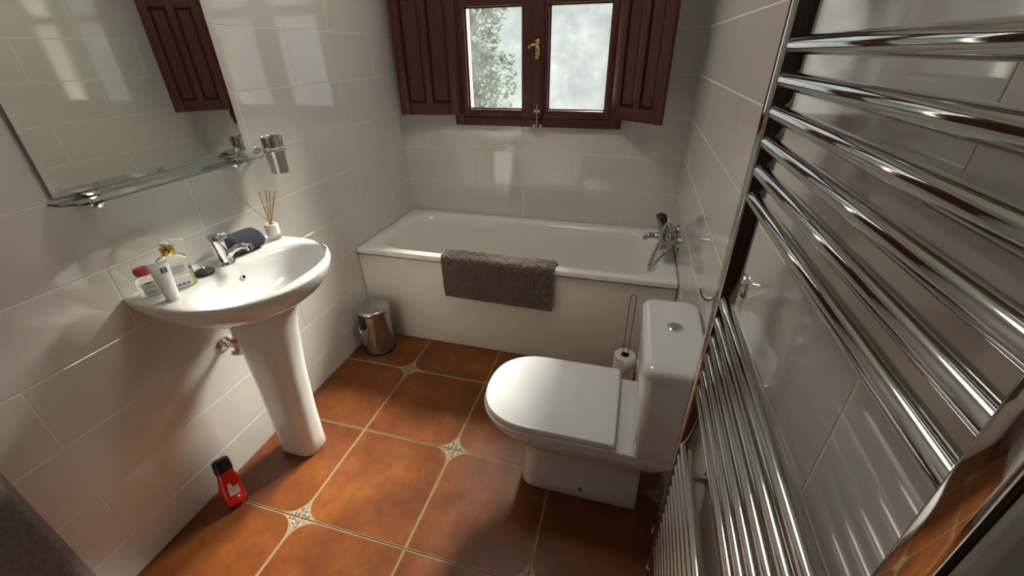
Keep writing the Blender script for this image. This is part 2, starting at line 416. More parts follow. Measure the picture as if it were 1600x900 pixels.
def shutter(hx, hy, tx, ty):
    h = Vector((hx, hy, 0)); t = Vector((tx, ty, 0)); Wd = (t - h).length; ux = (t - h).normalized()
    nx = Vector((-ux.y, ux.x, 0))
    if nx.y > 0: nx = -nx
    m = frame3(ux, nx, (0, 0, 1), h)          # local x along the leaf, y towards the room, z up
    z0, z1 = 1.142, 2.12; th = .024; st = .052
    mid = Wd / 2; G1 = G()
    G1.cbox(0, st, 0, th, z0, z1, .003, m).cbox(Wd - st, Wd, 0, th, z0, z1, .003, m).cbox(mid - .02, mid + .02, 0, th, z0 + .06, z1 - .06, .003, m)
    for a, c in ((z0, z0 + .062), (1.70, 1.76), (z1 - .062, z1)): G1.cbox(st - .001, Wd - st + .001, .001, th - .001, a, c, .003, m)
    s = G1.build('shutter', M['wood'], win, True, 30)
    for a, c in ((st, mid - .02), (mid + .02, Wd - st)):
        for e, f_ in ((z0 + .062, 1.70), (1.76, z1 - .062)):
            R = []
            for ins, y in ((0, .008), (.004, .010), (.016, .019), (.020, .019)):
                R.append([m @ Vector(p) for p in ((a + ins, y, e + ins), (c - ins, y, e + ins), (c - ins, y, f_ - ins), (a + ins, y, f_ - ins))])
            R = [[m @ Vector(p) for p in ((a - .002, .004, e - .002), (c + .002, .004, e - .002), (c + .002, .004, f_ + .002), (a - .002, .004, f_ + .002))]] + R
            G().rings(R).build('shutter_panel', M['wood'], s, False)
    for z in (1.25, 1.95):
        G().tube([m @ Vector((-.004, .006, z - .03)), m @ Vector((-.004, .006, z + .03))], .006, 10, True).build('hinge', M['doorwood'], s)
shutter(.400, -.034, .058, -.088)
shutter(1.252, -.034, 1.492, -.236)
settle(win)

# ---- outdoors ----------------------------------------------------
struct(G().box(-9, 11, .3, 18, -2.6, -2.5).build('ground', M['soil'], None, False), 'grassy ground outside the window', 'ground')
TX, TY = -5.3, 12.0
sh = thing('garden_tree', 'leafy green tree standing outside the window', 'tree', (TX, TY, -2.5))
g = G().tube(curve([(TX, TY, -2.5), (TX + .05, TY, -1.2), (TX - .04, TY, .2)]), [.16] * 10 + [.14] * 5 + [.1] * 6, 10)
g.build('trunk', M['bark'], sh)
g = G(); blobs = [(random.uniform(-1.6, 1.75), random.uniform(-.8, .8), random.uniform(-1.4, 3.2), random.uniform(.8, 1.2)) for _ in range(26)]
for k in range(24000):
    bx, by, bz, br = blobs[k % 26]
    a, c, r = random.uniform(0, 2 * PI), random.uniform(-1, 1), random.random() ** .4 * br
    s_ = math.sqrt(1 - c * c); p = (TX + bx + r * s_ * math.cos(a), TY + by + r * s_ * math.sin(a), .9 + bz + r * c)
    ca, sa = math.cos(a * 7), math.sin(a * 7); t = random.uniform(-.8, .8); L = random.uniform(.15, .26); q = L * .3; h = L * t
    g.v += [p, (p[0] + q * ca - L * .5 * sa, p[1] + q * sa + L * .5 * ca, p[2] + h * .5), (p[0] - L * sa, p[1] + L * ca, p[2] + h), (p[0] - q * ca - L * .5 * sa, p[1] - q * sa + L * .5 * ca, p[2] + h * .5)]
    n = len(g.v); g.f.append((n - 4, n - 3, n - 2, n - 1))
g.build('foliage', M['leaf'], sh, False)
settle(sh)

# ================================================================== BATH
bath = thing('bathtub', 'white enamel built-in bathtub with cream front panel under the window', 'bathtub', (W / 2, -.34, 0))
x0, x1, y0, y1 = .003, W - .003, -.682, -.003
R = [rrect(x0 + .012, x1 - .012, y0 + .012, y1 - .004, .01, .520), rrect(x0, x1, y0, y1, .012, .520), rrect(x0, x1, y0, y1, .012, .539),
     rrect(x0 + .002, x1 - .002, y0 + .002, y1 - .002, .012, .5435), rrect(x0 + .007, x1 - .007, y0 + .007, y1 - .006, .014, .546),
     rrect(.060, 1.588, -.640, -.062, .15, .546), rrect(.075, 1.574, -.628, -.075, .17, .542), rrect(.088, 1.562, -.618, -.085, .17, .530),
     rrect(.110, 1.548, -.606, -.096, .17, .480), rrect(.180, 1.520, -.585, -.118, .17, .330), rrect(.270, 1.490, -.560, -.145, .16, .215),
     rrect(.330, 1.455, -.530, -.175, .14, .185), rrect(.42, 1.38, -.46, -.24, .1, .178)]
G().rings(R, False, True).build('tub', M['enamel'], bath, True, 50)
G().cbox(.004, W - .003, YP, YP + .014, .002, .508, .002).build('front_panel', M['panel'], bath)
ov = G().lathe([(.030, 0), (.030, .004), (.022, .008), (.004, .009)], (1.5365, -.35, .42), 24, (-1, 0, .25)).build('overflow', M['chrome'], bath)
G().lathe([(.032, 0), (.030, .003), (.02, .002)], (1.36, -.35, .1785), 24).build('drain', M['chrome'], bath)
settle(bath)

# bath mat over the rim
def bath_mat():
    prof = []      # (y, z) along the drape: inside of tub -> over the rim -> down the front
    pts = [(-.594, .500), (-.603, .535), (-.618, .554), (-.645, .558), (-.680, .557), (-.691, .552), (-.697, .530), (-.696, .45), (-.696, .336)]
    c = curve([(0, a, b) for a, b in pts], 30); ln = [0]
    for p, q in zip(c, c[1:]): ln.append(ln[-1] + (q - p).length)
    tot = ln[-1]; nu, nv = 232, 136; xa, xb = .503, 1.082
    V = []; N = []
    def samp(s):
        for k in range(len(ln) - 1):
            if ln[k + 1] >= s: t = (s - ln[k]) / (ln[k + 1] - ln[k] + 1e-9); return c[k].lerp(c[k + 1], t), (c[k + 1] - c[k]).normalized()
        return c[-1], (c[-1] - c[-2]).normalized()
    rowj = [[random.uniform(.65, 1.25) for _ in range(60)] for _ in range(40)]
    for j in range(nv + 1):
        s = tot * j / nv; p, t = samp(s); n = Vector((0, t.z, -t.y))
        if n.y > 0 and j > nv * .4: n = -n
        for i in range(nu + 1):
            u = i / nu; cols = 46; rows = 34
            fx, fy = u * cols, (j / nv) * rows
            # rows of chenille loops, every second column shifted
            ci = int(min(fx, cols - 1e-6)); sh_ = .5 * (ci % 2)
            bx = math.sin(PI * (fx - ci)); by = abs(math.sin(PI * (fy + sh_))); hgt = .0105 * (bx ** .6) * (.25 + .75 * by ** .6) * rowj[int(fy + sh_) % 40][ci]
            x = xa + (xb - xa) * u + .0012 * math.sin(j * .21) + (.010 * (j / nv) * (.5 - u))
            V.append(Vector((x, p.y, p.z - .010 * (u) * (j / nv) ** 3)) + Vector((0, -t.z, t.y)) * -1 * 0 + nrm(t) * hgt)
    F = [(j * (nu + 1) + i, j * (nu + 1) + i + 1, (j + 1) * (nu + 1) + i + 1, (j + 1) * (nu + 1) + i) for j in range(nv) for i in range(nu)]
    o = from_data('bath_mat', V, F, M['mat'], None, True, 180)
    md = o.modifiers.new('thickness', 'SOLIDIFY'); md.thickness = .005; md.offset = 0
    return tag(o, 'brown chenille bath mat draped over the front rim of the bathtub', 'bath mat')
def nrm(t):
    # outward normal of the drape (away from the rim), t = tangent in the yz-plane running from inside to the front
    n = Vector((0, t.z, -t.y)); return -n if n.dot(Vector((0, 0, 1))) < -.3 or (abs(n.z) <= .3 and t.z < 0 and n.y > 0) else n
bath_mat()

# bath mixer on the right wall
mx = thing('bath_mixer_tap', 'chrome bath mixer with black hand shower and coiled hose on the wall', 'tap', (W, -.355, .64))
cx = 1.572; cz = .640
for y in (-.28, -.43):
    G().lathe([(.034, 0), (.034, .004), (.024, .016), (.014, .018), (.014, W - cx)], (W - .0005, y, cz), 24, (-1, 0, 0)).build('wall_union', M['mixer'], mx)
G().lathe([(.015, -.12), (.021, -.112), (.023, -.06), (.027, -.03), (.027, .03), (.023, .06), (.021, .112), (.015, .12)], (cx, -.355, cz), 28, (0, 1, 0)).build('mixer_body', M['mixer'], mx)
for s in (-1, 1):
    y = -.355 + s * .118
    pr_ = []
    seg = 40; Rr = []
    for r, h in ((.012, 0), (.026, .006), (.028, .014), (.028, .030), (.022, .038), (.004, .040)):
        Rr.append([Vector((cx + r * (1 + .09 * math.cos(5 * 2 * PI * k / seg)) * math.cos(2 * PI * k / seg), y + s * h, cz + r * (1 + .09 * math.cos(5 * 2 * PI * k / seg)) * math.sin(2 * PI * k / seg))) for k in range(seg)])
    G().rings(Rr).build('handle', M['mixer'], mx)
G().tube(curve([(cx, -.355, cz - .005), (cx - .04, -.355, cz - .005), (cx - .078, -.355, cz - .010), (cx - .093, -.355, cz - .024)]), [.017] * 10 + [.015] * 10 + [.013] * 11, 16).build('spout', M['mixer'], mx)
G().tube(curve([(cx, -.355, cz + .01), (cx, -.355, cz + .04), (cx + .002, -.355, cz + .062)]), [.012] * 10 + [.010] * 11, 14).lathe([(.014, 0), (.017, .012), (.014, .022)], (cx + .002, -.355, cz + .055), 20).build('cradle', M['mixer'], mx)
hs = G().tube(curve([(cx + .045, -.39, cz - .025), (cx + .036, -.382, cz + .025), (cx + .018, -.368, cz + .062), (cx + .0, -.352, cz + .086)]), [.009] * 12 + [.011] * 10 + [.013] * 9, 14, True).build('hand_shower', M['mixer'], mx)
G().lathe([(.006, -.014), (.020, -.010), (.031, .006), (.033, .022), (.030, .028), (.004, .029)], (cx - .012, -.345, cz + .090), 28, (-.75, -.30, -.45)).build('shower_head', M['black'], hs)
hose = curve([(cx - .012, -.375, cz - .02), (cx - .030, -.40, cz - .06), (cx - .046, -.425, cz - .11), (cx - .054, -.44, cz - .138), (cx - .046, -.452, cz - .150), (cx - .032, -.455, cz - .112), (cx + .010, -.44, cz - .056), (cx + .044, -.41, cz - .035), (cx + .047, -.392, cz - .015)], 26)
rad = [.0074 + .0010 * (k % 2) for k in range(len(hose))]
G().tube(hose, rad, 10).build('hose', M['mixer'], mx, True, 180)
settle(mx)

# ================================================================== PEDAL BIN
bx_, by_ = .122, -.805
bn = thing('pedal_bin', 'brushed steel pedal bin standing in the corner by the bath panel', 'bin', (bx_, by_, 0))
G().lathe([(.082, .001), (.0875, .003), (.0875, .014), (.083, .016)], (bx_, by_, 0), 48).build('base_ring', M['black'], bn)
G().lathe([(.080, .012), (.0840, .014), (.0855, .10), (.0865, .248), (.080, .250)], (bx_, by_, 0), 56).build('body', M['brushed'], bn)
G().lathe([(.088, .250), (.0895, .252), (.0895, .266), (.087, .271), (.080, .2745), (.05, .278), (.01, .279)], (bx_, by_, 0), 56).build('lid', M['brushed'], bn)
aa = math.radians(262); dx, dy = math.cos(aa), math.sin(aa)
m = frame3((-dy, dx, 0), (dx, dy, 0), (0, 0, 1), (bx_ + dx * .084, by_ + dy * .084, 0))
G().cbox(-.019, .019, 0, .012, .180, .262, .006, m).cbox(-.015, .015, .010, .018, .185, .235, .005, m).build('hinge_block', M['black'], bn)
pts = [m @ Vector((.027 * math.cos(t), .008 + .010 * math.sin(t), .19 - .032 * math.sin(t))) for t in [PI * k / 16 for k in range(17)]]
G().tube(pts, .0018, 8, True).build('carry_handle', M['chrome'], bn)
G().cbox(-.02, .02, -.01, .026, .004, .012, .003, frame3((-dy, dx, 0), (-dx, -dy, 0), (0, 0, 1), (bx_ - dx * .09, by_ - dy * .09, 0))).build('pedal', M['black'], bn)
settle(bn)

# ================================================================== SINK
YS = -1.497; ZS = .845
sk = thing('pedestal_sink', 'white ceramic pedestal sink fixed to the wall under the mirror', 'sink', (.16, YS, 0))
def sink_ring(sx, sy, z, xw=.002, nf=40, nw=8):
    a, b, xc = .258 * sx, .268 * sy, .190 * sx; bw = .250 * sy; out = []
    for k in range(nf + 1):
        t = -PI / 2 + PI * k / nf; c, s = math.cos(t), math.sin(t)
        out.append(Vector((xc + a * abs(c) ** .95, YS + b * s, z)))
    for k in range(1, nw):
        t = k / nw; out.append(Vector((xc * (1 - t) + xw * t, YS + b - (b - bw) * t * t, z)))
    for k in range(nw + 1):
        t = k / nw; out.append(Vector((xw, YS + bw * (1 - 2 * t), z)))
    for k in range(1, nw):
        t = 1 - k / nw; out.append(Vector((xc * (1 - t) + xw * t, YS - b + (b - bw) * t * t, z)))
    return out
NS = len(sink_ring(1, 1, 0))
def bowl_ring(cx_, a, b, z, nfb=2.3):
    # same number of points and same start angle as sink_ring
    out = []
    base = sink_ring(1, 1, 0)
    for p in base:
        th = math.atan2(p.y - YS, (p.x - .205)); c, s = math.cos(th), math.sin(th)
        k = (abs(c / a) ** nfb + abs(s / b) ** nfb) ** (-1 / nfb); out.append(Vector((cx_ + k * c, YS + k * s, z)))
    return out
R = [sink_ring(.44, .34, .672), sink_ring(.60, .46, .690), sink_ring(.80, .70, .728), sink_ring(.925, .885, .770), sink_ring(.985, .97, .808), sink_ring(1, 1, .835),
     sink_ring(1.0, 1.0, .841), sink_ring(.988, .988, .8455),
     bowl_ring(.272, .140, .243, .8445), bowl_ring(.274, .130, .232, .840), bowl_ring(.275, .121, .223, .830), bowl_ring(.275, .110, .207, .805), bowl_ring(.272, .092, .175, .770), bowl_ring(.268, .065, .120, .738), bowl_ring(.265, .03, .045, .724), bowl_ring(.265, .02, .022, .722)]
G().rings(R).build('basin', M['ceramic'], sk, True, 60)
def ped(x0, x1, hw, z, n=44):
    cx_, a = (x0 + x1) / 2, (x1 - x0) / 2; out = []
    for k in range(n):
        t = 2 * PI * k / n; c, s = math.cos(t), math.sin(t); e = 3.0 if c > 0 else 7
        kk = (abs(c) ** e + abs(s) ** e) ** (-1 / e); out.append(Vector((cx_ + a * kk * c, YS + .004 + hw * kk * s, z)))
    return out
G().rings([ped(.100, .250, .060, .001), ped(.098, .254, .063, .008), ped(.098, .252, .062, .06), ped(.098, .256, .062, .20), ped(.100, .270, .066, .42), ped(.100, .292, .073, .60), ped(.098, .315, .082, .705)]).build('pedestal', M['ceramic'], sk, True, 50)
G().lathe([(.0095, 0), (.0095, .0035), (.0062, .004)], (.1650, YS + .004, .8065), 20, (.9, 0, .35)).build('overflow_ring', M['ceramic'], sk)
G().lathe([(.006, 0), (.006, .0045)], (.1650, YS + .004, .8065), 16, (.9, 0, .35)).build('overflow_hole', M['black'], sk)
G().lathe([(.021, 0), (.021, .003), (.013, .004)], (.265, YS, .721), 24).build('drain', M['chrome'], sk)
settle(sk)

# basin mixer
tx, ty = .098, -1.478
bt = thing('basin_tap', 'chrome single lever mixer tap on the sink deck', 'tap', (tx, ty, ZS))
G().lathe([(.027, 0), (.027, .004), (.024, .008), (.021, .016)], (tx, ty, ZS - .001), 28).build('base', M['chrome'], bt)
ax = Vector((-.12, -.05, 1))
G().lathe([(.023, .0), (.022, .03), (.0225, .055), (.024, .068)], (tx, ty, ZS + .008), 28, ax).build('body', M['chrome'], bt)
sp_ = curve([(tx + .006, ty + .002, ZS + .022), (tx + .034, ty + .012, ZS + .046), (tx + .064, ty + .020, ZS + .060), (tx + .088, ty + .026, ZS + .058)], 8)
G().tube(sp_, [.014] * 6 + [.012] * 8 + [.011] * 11, 16, False, (1, .85)).build('spout', M['chrome'], bt)
G().lathe([(.0125, 0), (.0125, .016), (.010, .017)], (tx + .086, ty + .026, ZS + .064), 20, (.25, .07, -1)).build('aerator', M['chrome'], bt)
top = Vector((tx, ty, ZS + .008)) + ax.normalized() * .071
lv = G().lathe([(.0240, -.002), (.0248, .004), (.0245, .016), (.020, .024), (.006, .026)], top, 28, ax)
for k in range(3): lv.tube(curve([top + Vector((-.004, .006 + .007 * k, .020)), top + Vector((.012, .010 + .007 * k, .020)), top + Vector((.020, .012 + .006 * k, .008))], 5), .004, 10, True)
lv = lv.build('lever', M['chrome'], bt)
G().lathe([(.0045, 0), (.0045, .0016), (.001, .002)], top + Vector((.0218, -.0115, .008)), 14, (.9, -.40, .1)).build('temperature_dot', M['pink'], lv)
settle(bt)
pg = thing('sink_plug', 'dark rubber sink plug with chrome ring beside the tap', 'plug', (.098, -1.560, ZS))
G().lathe([(.024, 0), (.027, .004), (.028, .010), (.024, .013), (.008, .014)], (.098, -1.560, ZS), 28).build('stopper', M['rubber'], pg)
G().lathe([(.004, .012), (.004, .018), (.006, .020), (.006, .025), (.002, .027)], (.098, -1.560, ZS), 14).build('knob', M['chrome'], pg)
settle(pg)

# lotion pump bottle
lx, ly = .098, -1.640
pb = thing('pump_bottle', 'clear pump bottle of yellow hand soap with gold collar and pale label', 'soap bottle', (lx, ly, ZS))
def rot_rings(spec, cx_, cy_, ang, kx=8):
    R = []
    for hx, hy, r, z in spec:
        q = rrect(-hx, hx, -hy, hy, r, z, kx); c, s = math.cos(ang), math.sin(ang)
        R.append([Vector((cx_ + p.x * c - p.y * s, cy_ + p.x * s + p.y * c, p.z)) for p in q])
    return R
la = math.radians(62)       # label faces the room
G().rings(rot_rings([(.036, .026, .020, ZS), (.039, .029, .023, ZS + .004), (.039, .029, .023, ZS + .084), (.034, .025, .022, ZS + .094), (.018, .016, .015, ZS + .101), (.0145, .0145, .0144, ZS + .106)], lx, ly, la)).build('bottle', M['clear'], pb, True, 50)
G().rings(rot_rings([(.034, .024, .019, ZS + .003), (.037, .027, .021, ZS + .007), (.037, .027, .021, ZS + .050), (.036, .026, .021, ZS + .0505)], lx, ly, la)).build('liquid', M['liquid'], pb, True, 50)
m = frame3((math.cos(la), math.sin(la), 0), (-math.sin(la) * -1, math.cos(la) * -1, 0), (0, 0, 1), (lx, ly, ZS))
def curved_label(name, m, hw, yb, z0, z1, bulge, mat, parent, n=8, t=.0006):
    g = G(); V = []
    for k in range(n + 1):
        u = -1 + 2 * k / n; y = yb + bulge * (1 - u * u)
        for z in (z0, z1):
            V.append(m @ Vector((hw * u, y, z))); V.append(m @ Vector((hw * u, y + t, z)))
    F = []
    for k in range(n):
        a, b_ = 4 * k, 4 * (k + 1)
        F += [(a, b_, b_ + 2, a + 2), (a + 1, a + 3, b_ + 3, b_ + 1), (a, a + 1, b_ + 1, b_), (a + 2, b_ + 2, b_ + 3, a + 3)]
    F += [(0, 2, 3, 1), (4 * n, 4 * n + 1, 4 * n + 3, 4 * n + 2)]
    return g.add(V, F).build(name, mat, parent)
lb = curved_label('label', m, .027, .0292, .008, .080, .0004, M['label'], pb)
for z, hw in ((.070, .020), (.064, .016), (.058, .019), (.052, .014)): curved_label('label_line', m, hw, .0302, z, z + .0016, .0004, M['print_grey'], lb)
for u in (-.018, -.008, .003, .014):
    curved_label('label_mark', m @ Matrix.Translation((u, 0, 0)), .0036, .0303, .013, .018, 0, M['print_black'], lb)
curved_label('label_rule', m, .024, .0302, .040, .0425, .0004, M['gold'], lb)
G().lathe([(.0165, .104), (.0172, .106), (.0172, .126), (.016, .128), (.005, .1285)], (lx, ly, ZS), 28).build('collar', M['gold'], pb)
G().lathe([(.005, .128), (.005, .134), (.011, .136), (.011, .142), (.004, .144)], (lx, ly, ZS), 18).tube(curve([(lx, ly, ZS + .139), (lx + .012, ly + .016, ZS + .141), (lx + .024, ly + .034, ZS + .137)], 6), [.0055] * 6 + [.0035] * 7, 10, True).build('pump_head', M['white_plastic'], pb)
settle(pb)

# white squeeze tube, standing on its cap
ux_, uy_ = .150, -1.712
tb = thing('squeeze_tube', 'white squeeze tube standing on its cap beside the pink capped bottle', 'cream tube', (ux_, uy_, ZS))
ta = math.radians(72); c, s = math.cos(ta), math.sin(ta)
def tube_ring(hx, hy, z, n=28):
    return [Vector((ux_ + hx * math.cos(2 * PI * k / n) * c - hy * math.sin(2 * PI * k / n) * s, uy_ + hx * math.cos(2 * PI * k / n) * s + hy * math.sin(2 * PI * k / n) * c, ZS + z)) for k in range(n)]
G().rings([tube_ring(.016, .016, 0), tube_ring(.0172, .0172, .002), tube_ring(.0172, .0172, .018), tube_ring(.016, .016, .019)]).build('cap', M['white_plastic'], tb)
G().rings([tube_ring(.0165, .0165, .0185), tube_ring(.018, .0178, .021), tube_ring(.0195, .0165, .05), tube_ring(.022, .011, .080), tube_ring(.0245, .0035, .106), tube_ring(.0255, .0012, .110), tube_ring(.0255, .001, .118)]).build('tube', M['white_plastic'], tb)
m = frame3((c, s, 0), (s, -c, 0), (0, 0, 1), (ux_, uy_, ZS))
m2 = m @ Matrix.Translation((.006, .0075, .092)) @ Matrix.Rotation(.27, 4, 'X')
lg = G().box(-.007, .007, 0, .0014, -.006, .008, m2).build('logo_square', M['print_black'], tb, False)
for z in (-.003, .001, .005): G().box(-.0045, .0035, .0014, .0018, z - .0008, z + .0008, m2).build('logo_line', M['white_plastic'], lg, False)
settle(tb)

# small clear bottle with pink cap
px_, py_ = .066, -1.708
kb = thing('toner_bottle', 'small clear bottle with pink cap and printed label by the wall', 'bottle', (px_, py_, ZS))
pa = math.radians(70)
G().rings(rot_rings([(.024, .017, .014, ZS), (.027, .019, .016, ZS + .004), (.027, .019, .016, ZS + .048), (.023, .016, .014, ZS + .058), (.012, .012, .0118, ZS + .064), (.011, .011, .0108, ZS + .068)], px_, py_, pa)).build('bottle', M['clear'], kb, True, 50)
G().rings(rot_rings([(.016, .013, .012, ZS + .066), (.0185, .0145, .013, ZS + .068), (.0195, .0150, .013, ZS + .080), (.017, .012, .011, ZS + .088), (.012, .008, .007, ZS + .089)], px_, py_, pa)).build('cap', M['pink'], kb, True, 50)
m = frame3((math.cos(pa), math.sin(pa), 0), (math.sin(pa), -math.cos(pa), 0), (0, 0, 1), (px_, py_, ZS))
lb = curved_label('label', m, .019, .0192, .008, .048, .0004, M['label'], kb)
curved_label('label_band', m, .010, .0202, .044, .047, .0003, M['print_black'], lb)
for z, hw in ((.034, .012), (.029, .014), (.018, .013), (.013, .010)): curved_label('label_line', m, hw, .0202, z, z + .0018, .0003, M['print_pink'] if z > .015 else M['print_grey'], lb)
settle(kb)

# rolled navy hand towel lying on the deck
def rolled_towel():
    A, B_ = Vector((.064, -1.436, ZS + .034)), Vector((.082, -1.318, ZS + .031)); ax = (B_ - A).normalized(); n = 26; seg = 64; R = []
    sx_ = ax.cross(Vector((0, 0, 1))).normalized(); up = sx_.cross(ax)
    for i in range(n + 1):
        t = i / n; c0 = A.lerp(B_, t); e = 1.0 - .28 * max(0, (abs(t - .5) - .40) / .10) ** 2
        ring = []
        for k in range(seg):
            a = 2 * PI * k / seg; r = .040 * e * (1 + .04 * math.sin(3 * a + t * 3)) + .0008 * math.sin(t * 90 + a * 9)
            q = sx_ * math.cos(a) * r * 1.22 + up * math.sin(a) * r * .88
            p = c0 + q; p.z = max(p.z, ZS + .001); ring.append(p)
        R.append(ring)
    # spiral recess on both ends
    def end(ring, c0, d): return [[c0 + (p - c0) * f + d * h for p in ring] for f, h in ((.86, .006), (.70, .002), (.55, .005), (.38, .001), (.2, .003))]
    R = end(R[0], A, -ax)[::-1] + R + end(R[-1], B_, ax)
    root = thing('rolled_hand_towel', 'navy terry hand towel rolled up behind the basin tap', 'towel', (.08, -1.38, ZS))
    G().rings(R).build('roll', M['navy'], root, True, 180)
    fl_ = [A.lerp(B_, .04 + .92 * k / 20) for k in range(21)]; V = []
    for p in fl_:
        for a in (-.15, .05, .25): V.append(p + sx_ * math.cos(a) * .0505 + up * math.sin(a) * .0372)
        for a in (.25, .05, -.15): V.append(p + sx_ * math.cos(a) * .047 + up * math.sin(a) * .034)
    F = [(i * 6 + k, i * 6 + (k + 1) % 6, (i + 1) * 6 + (k + 1) % 6, (i + 1) * 6 + k) for i in range(20) for k in range(6)] + [tuple(range(6)), tuple(120 + k for k in range(6))]
    G().add(V, F).build('hem', M['navy'], root, True, 60)
    settle(root)
rolled_towel()

# reed diffuser
dx_, dy_ = .102, -1.262
rd = thing('reed_diffuser', 'reed diffuser with white topped glass vase at the end of the sink', 'diffuser', (dx_, dy_, ZS))
G().lathe([(.020, 0), (.0225, .002), (.0225, .030), (.0225, .031)], (dx_, dy_, ZS), 32).build('glass_base', M['smokeglass'], rd)
G().lathe([(.0232, .020), (.0236, .021), (.0236, .056), (.021, .060), (.013, .060), (.0128, .045)], (dx_, dy_, ZS), 32, None, True, True).build('white_sleeve', M['white_plastic'], rd)
mouth = Vector((dx_, dy_, ZS + .058))
for tip in ((.090, -1.258, 1.024), (.102, -1.238, 1.026), (.108, -1.228, 1.020), (.118, -1.215, 1.016), (.112, -1.222, .995), (.030, -1.297, 1.014)):
    t = Vector(tip); d = (t - mouth).normalized(); off = Vector((random.uniform(-.005, .005), random.uniform(-.005, .005), 0))
    G().tube([mouth + off - d * .012, t], .0019, 8).build('reed', M['reed'], rd)
settle(rd)

# angle valve under the sink
av = thing('angle_valve', 'chrome angle valve with orange ring on the wall under the sink', 'valve', (0, -1.52, .52))
vx, vy, vz = .066, -1.530, .515
G().lathe([(.026, 0), (.026, .003), (.016, .008), (.010, .009), (.010, vx)], (.002, vy, vz + .012), 24, (1, 0, 0)).build('wall_rose', M['chrome'], av)
G().lathe([(.014, 0), (.014, .034)], (vx, vy, vz), 20).build('valve_body', M['chrome'], av)
G().lathe([(.010, 0), (.018, .004), (.020, .016), (.012, .021)], (vx, vy - .008, vz), 16, (.15, -.5, -.85)).build('valve_knob', M['chrome'], av)
G().lathe([(.0165, 0), (.0178, .003), (.0165, .008)], (vx, vy, vz + .036), 20).build('orange_ring', M['orange'], av)
G().tube(curve([(vx, vy, vz + .044), (vx - .004, vy + .002, vz + .09), (vx - .012, vy + .004, vz + .135)]), .006, 10).build('supply_hose', M['chrome'], av)
settle(av)

# ================================================================== MIRROR, SHELF, CUP
mr = thing('wall_mirror', 'frameless rectangular wall mirror above the sink', 'mirror', (.004, -1.48, 1.155))
MY0, MY1, MZ0, MZ1 = -1.780, -1.183, 1.152, 1.90
G().box(.003, .0075, MY0, MY1, MZ0, MZ1).build('backing', M['print_grey'], mr, False)
bv = .016
R = [[(x, a, b_) for a, b_ in ((MY0 + i, MZ0 + i), (MY1 - i, MZ0 + i), (MY1 - i, MZ1 - i), (MY0 + i, MZ1 - i))] for x, i in ((.0076, 0), (.0100, 0), (.0118, bv))]
G().rings([[Vector(p) for p in r] for r in R]).build('mirror_glass', M['mirror'], mr, False)
for y in (-1.70, -1.26): G().cbox(.001, .014, y - .012, y + .012, MZ1 - .006, MZ1 + .012, .002).build('mirror_clip', M['chrome'], mr)
settle(mr)
gs = thing('glass_shelf', 'narrow glass shelf with chrome brackets below the mirror', 'shelf', (.05, -1.45, 1.137))
SZ = 1.137
sv = [(.002, -1.790), (.060, -1.812 + .03), (.100, -1.750), (.100, -1.20), (.088, -1.165), (.002, -1.165)]
sv = [(.003, -1.795), (.045, -1.795), (.102, -1.755), (.102, -1.205), (.070, -1.168), (.003, -1.168)]
R = [[Vector((x, y, z)) for x, y in sv] for z in (SZ, SZ + .006)]
G().rings(R).build('glass_plate', M['shelfglass'], gs, False)
for y in (-1.712, -1.262):
    k = G().cbox(.001, .038, y - .016, y + .016, SZ + .007, SZ + .013, .003).cbox(.001, .012, y - .016, y + .016, SZ - .01, SZ + .010, .002).build('bracket', M['chrome'], gs)
    G().lathe([(.020, 0), (.023, .004), (.023, .016), (.018, .025), (.003, .028)], (.026, y, SZ - .001), 24, (0, 0, -1)).build('bracket_cup', M['chrome'], k)
CX, CY = .082, -1.128
rg = [Vector((CX + .0395 * math.cos(2 * PI * k / 40), CY + .0395 * math.sin(2 * PI * k / 40), SZ + .008)) for k in range(41)]
G().tube(rg, .003, 8).build('cup_ring', M['chrome'], gs)
G().lathe([(.017, 0), (.017, .006), (.012, .02), (.008, .03), (.008, .038)], (.001, CY, SZ + .004), 20, (1, 0, 0)).build('ring_mount', M['chrome'], gs)
G().cbox(.03, .05, CY - .05, CY - .035, SZ + .0065, SZ + .011, .002).build('ring_link', M['chrome'], gs)
settle(gs)
G_ = G().lathe([(.0295, -.078), (.031, -.080), (.0315, -.076), (.0345, 0.000), (.0385, .012), (.0365, .014), (.0378, .048), (.0370, .050), (.0355, .048), (.033, .0), (.029, -.074)], (CX, CY, SZ + .006), 40)
cup = G_.build('steel_tumbler', M['brushed'], None, True, 40)
tag(cup, 'brushed steel tumbler held in the ring beside the mirror shelf', 'cup')

# ================================================================== TOILET
YT = -1.352
wc = thing('toilet', 'white ceramic close coupled toilet with closed lid beside the towel radiator', 'toilet', (1.36, YT, 0))
def dring(xf, xr, hw, z, lf, n=30, rr=.03, ex=2.0):
    """D outline: rounded front (length lf) towards -x, straight sides, rounded rear corners"""
    out = []; rr = min(rr, hw * .9)
    for k in range(n + 1):
        t = PI / 2 + PI * k / n; c, s = math.cos(t), math.sin(t)
        kk = (abs(c) ** ex + abs(s) ** ex) ** (-1 / ex)
        out.append(Vector((xf + lf + lf * kk * c, YT + hw * kk * s, z)))
    for k in range(7):
        t = -PI / 2 + PI / 2 * k / 6; out.append(Vector((xr - rr + rr * math.cos(t), YT - hw + rr + rr * math.sin(t), z)))
    for k in range(7):
        t = PI / 2 * k / 6; out.append(Vector((xr - rr + rr * math.cos(t), YT + hw - rr + rr * math.sin(t), z)))
    return out
